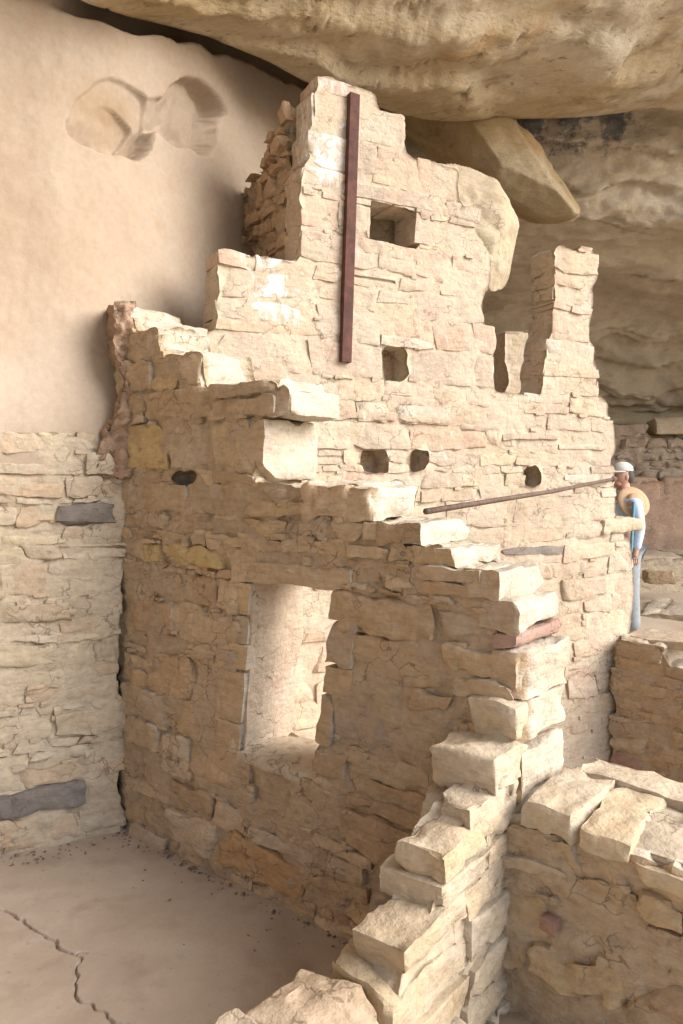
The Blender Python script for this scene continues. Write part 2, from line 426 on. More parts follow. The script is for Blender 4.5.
M_tan_mud = rock_mat('tan_mud_mortar', [(.42, .325, .225)], ((.45, .355, .25), .5), bump=1.8, lit_tint=(.50, .43, .34))  # mortar carries the same painted sunlight on its side faces
M_pale = rock_mat('pale_sandstone', [(.49, .41, .305), (.53, .46, .36), (.47, .40, .31), (.46, .365, .265), (.49, .37, .265), (.44, .375, .295), (.53, .45, .32)], ((.51, .44, .345), .45))
M_pale_mud = rock_mat('pale_mud_mortar', [(.50, .425, .325)], ((.53, .455, .355), .5), grain=1.)
M_step = rock_mat('step_sandstone', [(.48, .39, .275), (.52, .455, .36), (.45, .37, .27), (.50, .39, .25)], ((.54, .48, .40), .45), bump=1.2, crk=.25)
M_dark = rock_mat('dark_grey_stone', [(.20, .18, .17)], ((.33, .29, .25), .5))
M_yellow = rock_mat('yellow_sandstone', [(.46, .345, .17)], ((.45, .345, .22), .45))
M_red = rock_mat('red_stone', [(.36, .225, .185)], ((.42, .31, .26), .45))
M_rust = rock_mat('orange_sandstone', [(.43, .28, .15)], ((.45, .345, .22), .45))

# ------------------------------------------------------------------ rock setting
def cliff_material():
    k = N('cliff_sandstone'); p = k.pos()
    c = k.ramp(k.noise(p, .9, 5, .55), [(.32, (.37, .285, .21)), (.5, (.415, .335, .26)), (.68, (.45, .375, .305))])
    st = k.n('Mapping'); st.inputs['Scale'].default_value = (1.8, 1.8, .25); k.l(p, st.inputs['Vector'])
    c = k.mix(k.math('MULTIPLY', k.ramp(k.noise(st.outputs[0], 1.4, 6, .6), [(.5, 0.), (.7, 1.)]), .3), c, (.42, .31, .225))
    c = k.mix(.35, c, k.ramp(k.noise(p, 26, 7, .65), [(.3, .8), (.7, 1.15)]), 'MULTIPLY')
    c = k.mix(k.math('MULTIPLY', k.ramp(k.noise(p, 7, 6, .7), [(.66, 0.), (.74, 1.)]), .45), c, (.26, .17, .11))
    c = k.mix(k.math('MULTIPLY', k.ramp(k.noise(p, 2.3, 6, .7), [(.60, 0.), (.72, 1.)]), .4), c, (.36, .235, .14))
    sm = k.math('MAXIMUM', k.sphere(tuple(at(122, 118, 4.95)), .42), k.sphere(tuple(at(196, 108, 5.4)), .36))
    sm = k.ramp(k.math('ADD', sm, k.math('MULTIPLY', k.math('SUBTRACT', k.noise(p, 5, 5, .65), .5), .9)), [(.25, 0.), (.60, 1.)])
    c = k.mix(k.math('MULTIPLY', sm, .55), c, (.36, .25, .145))
    k.l(c, k.b.inputs['Base Color']); k.b.inputs['Roughness'].default_value = .95; k.b.inputs['Specular IOR Level'].default_value = .15
    k.l(k.bump(k.noise(p, 60, 8, .7), .35, .01, k.bump(k.noise(p, 5, 6), .12, .03)), k.b.inputs['Normal'])
    return k.m
def ceiling_material(name, blue=None, pale=None, dark=1., tone=1.):
    k = N(name); p = k.pos()
    mp = k.n('Mapping'); mp.inputs['Rotation'].default_value = (0, 0, .35); mp.inputs['Scale'].default_value = (.55, 1.5, 1.5); k.l(p, mp.inputs['Vector']); q = mp.outputs[0]
    c = k.ramp(k.noise(q, .8, 6, .6, dist=.5), [(.32, (.42, .32, .185)), (.46, (.49, .39, .25)), (.58, (.53, .445, .32)), (.70, (.56, .49, .385))])
    c = k.mix(k.math('MULTIPLY', k.ramp(k.noise(q, 2.1, 7, .68, dist=.7), [(.53, 0.), (.66, 1.)]), .5*dark), c, (.22, .165, .10))
    c = k.mix(k.math('MULTIPLY', k.ramp(k.noise(q, 9, 7, .78), [(.58, 0.), (.66, 1.)]), .75*dark), c, (.10, .075, .05))
    c = k.mix(k.math('MULTIPLY', k.ramp(k.noise(q, 1.1, 5, .6, dist=.3), [(.60, 0.), (.70, 1.)]), .55), c, (.45, .26, .11))
    if pale:
        c = k.mix(k.math('MULTIPLY', k.ramp(k.math('ADD', k.sphere(*pale), k.math('MULTIPLY', k.math('SUBTRACT', k.noise(p, 2.5, 5, .7), .5), .8)), [(.25, 0.), (.55, 1.)]), .85), c, (.52, .45, .35))
    if blue:
        mk = None
        for ctr, r in blue:
            m = k.sphere(ctr, r); mk = m if mk is None else k.math('MAXIMUM', mk, m)
        mk = k.math('ADD', k.math('MULTIPLY', mk, 1.0), k.math('MULTIPLY', k.math('SUBTRACT', k.noise(p, 6, 8, .75), .5), 2.0))
        c = k.mix(k.math('MULTIPLY', k.ramp(mk, [(.35, 0.), (.62, 1.)]), .88), c, (.12, .125, .14))
    c = k.mix(.4, c, k.ramp(k.noise(p, 22, 7, .7), [(.3, .7), (.7, 1.2)]), 'MULTIPLY')
    if tone != 1.: c = k.mix(1., c, (tone, tone*.96, tone*.88), 'MULTIPLY')
    k.l(c, k.b.inputs['Base Color']); k.b.inputs['Roughness'].default_value = .95; k.b.inputs['Specular IOR Level'].default_value = .15
    k.l(k.bump(k.noise(q, 24, 6, .7), .45, .03, k.bump(k.noise(q, 4, 6, .65), .5, .10)), k.b.inputs['Normal'])
    return k.m
M_cliff = cliff_material()
M_ceil = ceiling_material('roof_sandstone')
M_vault = ceiling_material('back_sandstone', [(tuple(at(565, 126, 8.9)), .62), (tuple(at(520, 126, 8.9)), .72), (tuple(at(605, 122, 8.9)), .5)], (tuple(at(640, 200, 10)), 7.), dark=.4)

def build_cliff():
    path = spline([(-8, -6), (-6.2, -2), (-4.4, 1.6), (-3.05, 3.55), (-2.25, 4.36), (-1.70, 4.70), (-1.32, 5.08), (-1.02, 5.65), (-.74, 6.4), (-.42, 7.0), (.0, 7.6), (.1, 8.6), (-.3, 10)], 900)
    s = np.r_[0, np.cumsum(np.linalg.norm(np.diff(path, axis=0), axis=1))]
    y_ = path[:, 1]
    smp = []; cur = 0.
    while cur < s[-1]:
        smp.append(cur); yy = np.interp(cur, s, y_); xx = np.interp(cur, s, path[:, 0])
        cur += .011 if (4.3 < yy < 5.6) else .022 if (4.1 < yy < 7.0) else .12
    smp = np.array(smp); X = np.interp(smp, s, path[:, 0]); Y = np.interp(smp, s, path[:, 1])
    tx, ty = np.gradient(X), np.gradient(Y); L = np.hypot(tx, ty); nx, ny = ty/L, -tx/L         # towards the open side
    z = np.r_[np.arange(-.8, 2.1, .12), np.arange(2.1, 4.1, .022), np.arange(4.1, 5.3, .011), np.arange(5.3, 6.3, .022), np.arange(6.3, 9.3, .15)]
    P = np.zeros((len(smp), len(z), 3)); P[..., 0] = X[:, None]; P[..., 1] = Y[:, None]; P[..., 2] = z[None]
    n = fbm(P*np.array([1, 1, .8]), .6, 2, 11)*.13+fbm(P, 3.2, 3, 12)*.005+fbm(P, 13, 3, 13)*.0035
    n += .10*np.exp(-((z[None]-2.45)/.35)**2)                                 # slight swelling just above the low wall
    n += np.clip(z[None]-4.6, 0, 9)*.03                                       # leans out under the roof
    # spalled hollows
    U = CU+FPX*P[..., 0]/np.maximum(P[..., 1], .5); Vv = HV-FPX*(P[..., 2]-CZ)/np.maximum(P[..., 1], .5)
    wob = fbm(P, 4.0, 2, 77)*9+fbm(P, 14, 2, 79)*1.5
    hol = np.zeros_like(n)
    for (cx, cy, rx, ry, dp, rot) in ((113, 124, 38, 24, .13, .15), (122, 112, 46, 36, .08, .25), (146, 132, 28, 22, .15, .5), (168, 112, 26, 20, .08, .2), (199, 112, 29, 38, .16, -.38)):
        cr, sr = math.cos(rot), math.sin(rot); a = (U+wob-cx); b = (Vv+wob*.7-cy); a, b = (a*cr+b*sr)/rx, (-a*sr+b*cr)/ry
        r2 = a*a+b*b
        lowright = .55+.45*np.clip((a*.75+b*.65), -1, 1)
        h = 1.5*dp*smooth01(0, .22, 1-r2)*np.clip(lowright, .22, 1)+.006*fbm(P, 5, 2, 78)*(r2 < 1)
        hol = np.maximum(hol, np.where((P[..., 1] > 4), h, 0))
    n -= hol
    vr = np.interp(U, [-100, 70, 150, 240, 310, 400], [-60, -3, 22, 48, 82, 110])+4*fbm(P, 4, 2, 91)
    n -= .55*(1-smooth01(0, 12, Vv-vr))*smooth01(40, 160, U)*(P[..., 1] > 3.5)
    P[..., 0] += nx[:, None]*n; P[..., 1] += ny[:, None]*n
    o = grid_obj('cliff_face', P, M_cliff, flip=False); tag(o, kind='structure')
build_cliff()

def build_roof():
    back = [(-9, -6, 5.9), (-6.8, -2, 5.5), (-4.6, 1.8, 5.25), (-3.0, 3.6, 5.16)]  # unseen left run of the roof, extended to cut sky fill on the shaded wall
    for u, v, y in ((70, -3, 4.62), (150, 22, 5.1), (240, 48, 5.62), (310, 82, 6.15), (370, 104, 6.7), (430, 119, 7.1), (520, 119, 7.5), (600, 114, 7.8), (683, 110, 8.1)):
        back.append(tuple(at(u, v, y)))
    back += [(4.3, 8.3, 5.9), (4.9, 8.5, 6.5), (5.3, 8.6, 7.4)]
    e = spline(back, 420)
    # forward direction: from cliff side to the open side
    f = np.r_[np.linspace(0, .5, 16)[:-1], np.arange(.5, 3.2, .05), np.arange(3.2, 5.3, .15)]
    fl_ = None
    fd = np.zeros((len(e), 2)); a = np.clip((e[:, 0]+4)/4, 0, 1); a = a*a*(3-2*a)
    fd[:, 0] = .9*(1-a)+.30*a; fd[:, 1] = -.45*(1-a)-.95*a
    P = np.zeros((len(e), len(f), 3))
    P[..., 0] = e[:, 0, None]+fd[:, 0, None]*f; P[..., 1] = e[:, 1, None]+fd[:, 1, None]*f
    P[..., 2] = e[:, 2, None]+(.10*f)[None]+a[:, None]*(.15*f**2)[None]
    n = fbm(P*np.array([.6, 1, 1]), .8, 4, 21)*.16+fbm(P, 3.5, 4, 22)*.03+fbm(P, 14, 3, 23)*.012
    # bedding ledges
    led = (f[None]+.45*fbm(P*np.array([.45, .8, 0]), .8, 4, 27))/.62; fr_ = led-np.floor(led)
    n += .13*(np.floor(led)+smooth01(.0, .10, fr_)-1)-.11*(led-.5)                   # broken bedding planes, each slab a step higher than the next
    cr = fbm(P*np.array([.35, 1.3, 0]), 1.7, 4, 29); n += .05*np.exp(-(cr/.035)**2)
    P[..., 2] += n*smooth01(-.2, .5, f)[None]
    # rounded lip and the dark back of the slab going up into the crevice
    bz = np.r_[np.linspace(3.5, .3, 12), .16, .07]
    B = np.zeros((len(e), len(bz), 3)); B[..., 0] = P[:, :1, 0]-fd[:, 0, None]*.02*bz[None]; B[..., 1] = P[:, :1, 1]-fd[:, 1, None]*(.02*bz[None]); B[..., 2] = P[:, :1, 2]+bz
    B[..., 1] += .05*fbm(B, 2, 3, 5)
    tag(grid_obj('alcove_roof', np.concatenate([B, P], 1), M_ceil), kind='structure')
build_roof()

def build_back():
    prof = np.array([(8.3, 8.6), (8.6, 7.2), (8.8, 6.5), (9.1, 5.95), (9.45, 5.42), (10.2, 5.30), (11.5, 5.02), (12.3, 4.60), (12.8, 3.95), (12.95, 3.42), (13.1, 3.1), (13.1, 1), (13.1, -1)])
    pr = spline(prof, 260); xs = np.r_[np.arange(-2.5, 6.5, .045), np.arange(6.5, 15, .25)]
    P = np.zeros((len(xs), len(pr), 3)); P[..., 0] = xs[:, None]; P[..., 1] = pr[None, :, 0]; P[..., 2] = pr[None, :, 1]
    P[..., 1] += -.10*np.clip(xs-4, 0, 20)[:, None]+np.minimum(0, (xs-1.5))[:, None]*.25
    S = np.array([.55, 1, 1.]); n = fbm(P*S, .7, 4, 31)*.30+fbm(P*S, 2.6, 4, 32)*.11+fbm(P, 10, 3, 33)*.025
    bd = (P[..., 2]+.25*fbm(P*S, .8, 3, 35))/.42; fb = bd-np.floor(bd)
    n += .16*(fb-.5)*(fb > .12)+.10*vnoise(np.stack([np.floor(bd)*3.3, P[..., 0]*.7, 0*bd], -1), 3)
    P[..., 1] += n*.8; P[..., 2] += n*.6
    tag(grid_obj('back_cliff', P, M_vault, flip=True), kind='structure')
    # rock above everything, so that no sky shows through the crevices
    n_ = 40
    X, Y = np.meshgrid(np.linspace(-12, 5.2, n_), np.linspace(-1, 16, 30), indexing='ij')
    lip = np.interp(X, [-12, -6, -2, 1, 4, 16], [-6, 1, 4.3, 6.2, 7.6, 9.0]); Yw = lip+(Y+1)/17*(16-lip)
    Z = 8.5+.15*fbm(np.stack([X, Yw, 0*X], -1), .6, 3, 2)
    tag(grid_obj('cliff_top', np.stack([X, Yw, Z], -1), M_ceil), kind='structure')
build_back()

def blob(name, ctr, rad, mat, seed, amp=.12, sub=40, sc=1.2, rot=0., parent=None, kind=None, tiltx=0., pw=2., facets=0):
    th = np.linspace(0, math.pi, sub); ph = np.linspace(0, 2*math.pi, sub*2+1)
    T, Ph = np.meshgrid(th, ph, indexing='ij')
    D = np.stack([np.sin(T)*np.cos(Ph), np.sin(T)*np.sin(Ph), np.cos(T)], -1)
    q = np.sum(np.abs(D)**pw, -1)**(-1/pw)
    P = D*q[..., None]*np.array(rad)
    if facets:
        rg = np.random.default_rng(seed); nv = rg.normal(size=(facets, 3)); nv /= np.linalg.norm(nv, axis=1)[:, None]; rr = np.array(rad)
        dn = D @ nv.T; lim = rg.uniform(.78, 1.05, facets); k = np.min(np.where(dn > .05, lim/np.maximum(dn, .05), 9), -1); P = D*np.minimum(k, 1.25)[..., None]*rr
    n = fbm(P+seed*3.7, sc, 4, seed)*amp+fbm(P+seed, sc*5, 3, seed+3)*amp*.16
    P = P+D*n[..., None]
    R = np.array(Matrix.Rotation(rot, 3, 'Z') @ Matrix.Rotation(tiltx, 3, 'Y')); P = P @ R.T
    P[:, -1] = P[:, 0]
    o = grid_obj(name, P, mat, parent, flip=False); o.location = ctr
    if kind: o['kind'] = kind
    return o
M_spur = rock_mat('pale_cliff_rock', [(.50, .43, .325)], ((.47, .39, .27), .5), grain=.7, bump=.8)
M_lobe = ceiling_material('hanging_rock', dark=.6, tone=.78)
blob('hanging_rock', at(478, 148, 7.9), (1.0, .6, .30), M_lobe, 4, .05, 90, 1.6, kind='structure', tiltx=math.radians(31), facets=16)
blob('rock_spur', at(398, 232, 6.35), (.42, .22, .5), M_spur, 14, .08, 40, 1.3, kind='structure', rot=.5)
blob('rock_spur', at(476, 232, 6.25), (.34, .22, .50), M_spur, 9, .04, 70, 2.0, kind='structure', rot=.5, tiltx=math.radians(-32), facets=20)

# ------------------------------------------------------------------ ground and floor
def ground_material():
    k = N('trodden_earth'); p = k.pos()
    c = k.ramp(k.noise(p, 1.3, 6, .6), [(.3, (.40, .31, .22)), (.55, (.47, .385, .29)), (.75, (.50, .42, .33))])
    c = k.mix(.4, c, k.ramp(k.noise(p, 40, 7, .7), [(.3, .75), (.7, 1.15)]), 'MULTIPLY')
    k.l(c, k.b.inputs['Base Color']); k.b.inputs['Roughness'].default_value = .95
    k.l(k.bump(k.noise(p, 50, 8, .7), .3, .01), k.b.inputs['Normal'])
    return k.m
def floor_material():
    k = N('packed_clay_floor'); p = k.pos()
    c = k.ramp(k.noise(p, 1.6, 6, .55), [(.3, (.35, .285, .225)), (.5, (.41, .34, .275)), (.7, (.46, .395, .325))])
    c = k.mix(k.math('MULTIPLY', k.ramp(k.noise(p, 4, 6, .6), [(.52, 0.), (.72, 1.)]), .55), c, (.29, .225, .165))
    c = k.mix(.25, c, k.ramp(k.noise(p, 60, 7, .7), [(.3, .8), (.7, 1.15)]), 'MULTIPLY')
    c = k.mix(k.math('MULTIPLY', k.ramp(k.noise(p, 26, 5, .7), [(.62, 0.), (.70, 1.)]), .4), c, (.20, .145, .10))
    k.l(c, k.b.inputs['Base Color']); k.b.inputs['Roughness'].default_value = .85; k.b.inputs['Specular IOR Level'].default_value = .25
    k.l(k.bump(k.noise(p, 55, 8, .65), .18, .006, k.bump(k.noise(p, 6, 5), .3, .02)), k.b.inputs['Normal'])
    return k.m
M_ground, M_floor = ground_material(), floor_material()
def build_ground():
    ax = np.r_[-300, -120, -50, -20, np.arange(-10, 14, .16), 20, 50, 120, 300]; ay = np.r_[-300, -120, -50, -20, np.arange(-8, 15, .16), 20, 50, 120, 300]
    X, Y = np.meshgrid(ax, ay, indexing='ij')
    d1, b1 = F1.d, F1.b
    s_end = (X-E.x)*d1[0]+(Y-E.y)*d1[1]                   # beyond the broken end of the shaded wall
    s_frt = -((X-C0[0])*b1[0]+(Y-C0[1])*b1[1])            # in front of the shaded wall
    s_w3 = -((X-p3[0])*F3.b[0]+(Y-p3[1])*F3.b[1])
    room = (s_end < -.12) & (s_frt > -.1)
    Z = np.full(X.shape, .12)
    Z[(s_w3 < -.3)] = -.55                                # sunk space between the tower and the low walls
    s5 = -((X-p5.x)*F5.b[0]+(Y-p5.y)*F5.b[1])
    far = (s5 < -.25) & (X > p5.x-.2)
    Z[far] = .56
    Z[(Y > 7.9) & (X < p5.x-.2)] = .3
    Z[room] = -.06
    Z[(np.abs(X) > 18) | (np.abs(Y) > 18)] = 0
    Z = Z+.02*fbm(np.stack([X, Y, 0*X], -1), 1.5, 3, 8)
    tag(grid_obj('ground', np.stack([X, Y, Z], -1), M_ground), kind='structure')
    # the room's clay floor with its long crack
    ax = np.r_[np.arange(-3.2, -1.75, .02), np.arange(-1.75, -.7, .005), np.arange(-.7, .75, .02)]; ay = np.r_[np.arange(2.0, 2.9, .02), np.arange(2.9, 3.95, .005), np.arange(3.95, 4.95, .02)]
    X, Y = np.meshgrid(ax, ay, indexing='ij'); P = np.stack([X, Y, 0*X], -1)
    Z = .010*fbm(P, 1.5, 3, 3)+.0025*fbm(P, 8, 3, 4)
    def fl(u, v): y = FPX*CZ/(v-HV); return ((u-CU)/FPX*y, y)
    crk = [(-60, 905), (0, 911), (18, 918), (32, 930), (48, 938), (58, 945), (63, 952), (74, 957), (78, 968), (75, 985), (77, 1000), (92, 1008), (108, 1014), (124, 1026), (150, 1050)]
    pts = spline([fl(*c) for c in crk], 160); pts = pts+.017*np.stack([fbm(np.c_[pts, 0*pts[:, 0]], 14, 3, 5), fbm(np.c_[pts, 0*pts[:, 0]], 14, 3, 6)], 1)
    br = spline([fl(74, 957), fl(80, 954), fl(88, 955)], 16)
    D = np.full(X.shape, 9.); Wd = np.full(X.shape, .008)
    for arr in (pts, br):
        for (a, b), (c, d) in zip(arr[:-1], arr[1:]):
            m = (np.abs(X-(a+c)/2) < .08) & (np.abs(Y-(b+d)/2) < .08)
            if not m.any(): continue
            vx, vy = c-a, d-b; t = np.clip(((X[m]-a)*vx+(Y[m]-b)*vy)/(vx*vx+vy*vy+1e-12), 0, 1)
            D[m] = np.minimum(D[m], np.hypot(X[m]-a-t*vx, Y[m]-b-t*vy))
    wd = .0065+.003*fbm(P, 9, 2, 40)
    Z = Z-.03*np.clip(1-D/wd, 0, 1)**.5
    P[..., 2] = Z
    tag(grid_obj('floor', P, M_floor), kind='structure')
build_ground()

# ------------------------------------------------------------------ shaded wall with the doorway (W1)
T1 = .40
poly1 = F1.poly([(122, 860), (118, 420), (115, 306), (133, 306), (137, 328), (162, 326), (163, 350), (205, 352), (206, 378), (282, 382), (282, 414), (258, 417), (258, 480),
                 (362, 484), (363, 521), (408, 523), (409, 547), (445, 549), (447, 569), (487, 569), (488, 600), (505, 603), (505, 650), (512, 652), (512, 705), (508, 708), (508, 1060), (340, 1060)])
door1 = F1.poly([(251, 583), (333, 589), (330, 640), (321, 705), (311, 772), (240, 752), (244, 700), (248, 640)])
sock1 = F1.poly([(170, 480), (171, 462), (182, 452), (195, 455), (195, 480)])
k1 = [-.15] + sorted([F1.tz(275, 765)[1], F1.tz(520, 708)[1], F1.tz(290, 586)[1], F1.tz(510, 602)[1], F1.tz(480, 569)[1], F1.tz(440, 548)[1], F1.tz(400, 522)[1], CZ-.02, F1.tz(268, 416)[1], F1.tz(250, 380)[1], F1.tz(190, 351)[1]]) + [F1.tz(150, 327)[1], F1.tz(125, 306)[1]]
k1 = [z for i, z in enumerate(k1) if i == 0 or z-k1[i-1] > .035]
grow = lambda pl, g: [(p[0]+math.copysign(g, p[0]-sum(q[0] for q in pl)/len(pl)), p[1]+math.copysign(g, p[1]-sum(q[1] for q in pl)/len(pl))) for p in pl]
W1 = wall('doorway_ruin', 'shaded tan masonry wall with a tall doorway opening and stepped broken top', F1, T1, poly1, k1, [M_tan], M_tan_mud, 101, holes=[grow(door1, .045), sock1],
     ch=(.12, .23), ln=(.20, .52), hcell=.022, proud=.005, amp=.019, rough=1.7, seg=.018, gap=.006, split=.22, inset=.008, wav=.05, rnd=.14, chink=110,
     special=[(F1.tz(155, 440), M_yellow), (F1.tz(165, 560), M_yellow), (F1.tz(230, 850), M_rust), (F1.tz(300, 880), M_rust)],
     extra=[F1.poly([(118, 860), (116, 420), (114, 307), (131, 305), (135, 345), (142, 420), (140, 860)]), ])
def plate(root, fr, poly, d0, d1, mat, name='socket_back', grow=.03):
    t0, t1 = min(p[0] for p in poly)-grow, max(p[0] for p in poly)+grow; z0, z1 = min(p[1] for p in poly)-grow, max(p[1] for p in poly)+grow
    stone(root, mat, [(t0, z0), (t1, z0), (t1, z1), (t0, z1)], d0, d1, np.random.default_rng(3), 1., .03, name)
plate(W1, F1, sock1, .14, .3, M_tan)
# flat sill slab and lintel of the doorway
def slab(root, fr, a, b, z0, z1, w0, w1, mat, name, seed=1, rough=1., seg=.025, rnd=.28, tilt=0.):
    stone(root, mat, [(a, z0), (b, z0), (b, z1), (a, z1)], w0, w1, np.random.default_rng(seed), rough, seg, name, rnd, tilt)
ds = sorted(p[0] for p in door1); zsill = F1.tz(275, 763)[1]
slab(W1, F1, ds[0]-.03, ds[-1]+.02, zsill-.06, zsill+.006, -.012, T1+.02, M_pale, 'sill', 4, 1.2)

def frame_opening(root, fr, thick, lb, rb, rt, lt, mat, n, seed, top=.10, wd=.16, proud=.012, sill=None):
    """squared jamb stones, lintel (and sill) round an opening whose corners are given as (t, z)"""
    rng = np.random.default_rng(seed)
    for a, b, sg in ((lb, lt, -1), (rb, rt, 1)):
        cut = np.r_[0, np.sort(rng.uniform(.12, .88, n-1)), 1]
        for i in range(n):
            (t0, z0), (t1, z1) = [(a[0]+(b[0]-a[0])*c, a[1]+(b[1]-a[1])*c) for c in (cut[i], cut[i+1])]
            L = wd*rng.uniform(.6, 1.5); z0 += .004; z1 -= .004
            q = [(t0, z0), (t0+sg*L, z0), (t1+sg*L, z1), (t1, z1)] if sg > 0 else [(t0-L, z0), (t0, z0), (t1, z1), (t1-L, z1)]
            stone(root, mat, q, -proud*rng.uniform(.5, 1.2), thick+.01, rng, .9, .018, 'jamb_stone', .06, chips=1)
    stone(root, mat, [(lt[0]-wd*.9, lt[1]), (rt[0]+wd*.8, rt[1]), (rt[0]+wd*.8, rt[1]+top), (lt[0]-wd*.9, lt[1]+top)], -proud-.004, thick+.01, rng, .8, .022, 'lintel', .08, chips=2)
d1q = [F1.tz(*p) for p in ((240, 752), (312, 772), (333, 589), (251, 583))]
frame_opening(W1, F1, T1, *d1q, M_tan_lit_tint, 5, 31, top=.11, wd=.15, proud=.010)
M_reveal = rock_mat('pale_reveal_plaster', [(.53, .45, .36)], ((.50, .40, .31), .5), pink=((.47, .33, .26), .5), grain=1., bump=1.4, crk=.7)
stone(W1, M_reveal, [(d1q[0][0]-.05, d1q[0][1]-.02), (d1q[0][0]+.016, d1q[0][1]-.02), (d1q[3][0]+.016, d1q[3][1]+.01), (d1q[3][0]-.05, d1q[3][1]+.01)], .012, T1+.02, np.random.default_rng(5), 1.1, .02, 'reveal_plaster', .04, chips=2)
# squared stones of the broken end
for i, (ue, vt, vb, L, m) in enumerate(((290, 383, 414, .20, M_tan_lit_tint), (266, 419, 479, .22, M_tan_lit_tint), (374, 486, 521, .26, M_tan_lit_tint), (421, 523, 547, .24, M_tan_lit_tint), (457, 549, 569, .22, M_tan_lit_tint), (501, 571, 600, .18, M_tan_lit_tint), (519, 603, 633, .20, M_tan_lit_tint), (518, 634, 651, .12, M_red), (529, 653, 704, .16, M_tan_lit_tint), (524, 706, 750, .2, M_tan_lit_tint), (523, 752, 800, .2, M_tan_lit_tint), (522, 802, 850, .2, M_tan_lit_tint))):
    te, z1 = F1.tz(ue, vt); _, z0 = F1.tz(ue, vb)
    stone(W1, m, [(te-L, z0), (te, z0), (te+.004, z1), (te-L, z1)], -.010, T1+.012, np.random.default_rng(900+i), 1.1, .018, 'stone', .08, chips=3)
# mud buttress where the doorway wall meets the cliff
def buttress():
    root = empty('mud_fill', (C0[0], C0[1], 0), F0.ang); tag(root, 'crumbling reddish mud filling in the corner between cliff and doorway wall', 'mud')
    m = rock_mat('reddish_mud', [(.36, .25, .18)], ((.40, .29, .21), .4), bump=2.2)
    pl = F0.poly([(113, 306), (134, 303), (139, 340), (146, 420), (146, 478), (104, 480), (94, 468), (99, 446), (111, 424), (122, 398), (122, 372), (115, 352)])
    fr_q = [[(p0, z0), (p0+.02, z0), (p0+.02, z0+.02), (p0, z0+.02)] for p0, z0 in (pl[0], pl[5], pl[7])]
    core_mesh(root, fr_q, .30, .012, m, 88, 1, 0, .055, name='mud', extra=[pl], amp_edge=1.6)
    for o in root.children: o.location.y = -.05
buttress()

# ------------------------------------------------------------------ tower wall (W2)
T2 = .29
poly2 = F2.poly([(146, 900), (146, 324), (189, 321), (213, 318), (213, 249), (296, 258), (303, 200), (310, 95), (321, 74), (379, 93), (380, 106), (404, 119), (408, 150), (433, 158), (462, 186), (492, 214), (497, 262), (488, 292), (487, 336), (497, 340), (497, 386),
                 (543, 392), (543, 349), (553, 347), (553, 250), (594, 246), (597, 268), (586, 285), (598, 298), (594, 320), (586, 342), (597, 352), (598, 396), (607, 400), (616, 428), (620, 440), (611, 455), (617, 478), (616, 512), (620, 520), (634, 540), (632, 640), (618, 900)])
win2 = F2.poly([(370, 200), (416, 209), (414, 245), (369, 240)])
hA = F2.poly([(382, 348), (392, 352), (405, 344), (409, 362), (404, 377), (386, 374)])
hB = F2.poly([(363, 455), (387, 449), (388, 472), (364, 472)]); hC = F2.poly([(410, 455), (420, 447), (428, 450), (427, 473), (411, 473)]); hD = F2.poly([(526, 465), (541, 466), (540, 487), (527, 488)])
k2 = [-.75]+sorted({round(z, 3) for z in (F2.tz(534, 488)[1], F2.tz(534, 466)[1], F2.tz(400, 473)[1], F2.tz(400, 450)[1], F2.tz(430, 425)[1], F2.tz(520, 391)[1], F2.tz(395, 376)[1], F2.tz(395, 347)[1], F2.tz(190, 322)[1], F2.tz(250, 254)[1], F2.tz(392, 243)[1], F2.tz(392, 205)[1], F2.tz(574, 249)[1], F2.tz(420, 155)[1], F2.tz(392, 112)[1], F2.tz(350, 84)[1])})
kk = [k2[0]]
for z in k2[1:]:
    if z-kk[-1] > .05: kk.append(z)
w2q = [F2.tz(*p) for p in ((370, 240), (415, 244), (416, 208), (370, 200))]
W2 = wall('masonry_tower', 'tall sunlit cream and pink masonry tower wall with small square window', F2, T2, poly2, kk, [M_tower], M_tower_mud, 202, holes=[grow(win2, .03), hA, hB, hC, hD],
     ch=(.13, .23), ln=(.24, .62), hcell=.032, proud=.003, amp=.010, rough=.8, seg=.028, gap=.006, slope=-.0, thin=.10, split=.16, wav=.06, rnd=.11, inset=.006, chink=90,
     special=[(F2.tz(560, 550), M_dark)])
for h in (hA, hB, hC, hD): plate(W2, F2, h, .20, .32, M_tan)
frame_opening(W2, F2, T2, *w2q, M_tower, 2, 41, top=.10, wd=.2, proud=.008)
slab(W2, F2, w2q[0][0]-.12, w2q[1][0]+.1, min(w2q[0][1], w2q[1][1])-.10, min(w2q[0][1], w2q[1][1])+.004, -.008, T2+.01, M_tower, 'sill', 44, .7, .02, .08)
slab(W2, F2, F2.tz(601, 520)[0], F2.tz(640, 520)[0], F2.tz(620, 533)[1], F2.tz(620, 518)[1], -.05, T2, M_pale, 'stone', 9)
rng = np.random.default_rng(55)
for u0, u1, v in ((345, 396, 416), (398, 450, 420), (452, 500, 428), (502, 556, 437), (558, 604, 447)):
    t0, t1 = F2.tz(u0, v)[0], F2.tz(u1, v)[0]; z = F2.tz((u0+u1)/2, v)[1]
    slab(W2, F2, t0, t1, z-.022-rng.uniform(0, .012), z+.018+rng.uniform(0, .02), -.012-rng.uniform(0, .018), .2, M_tower, 'ledge_stone', int(u0), 1.3, .03)

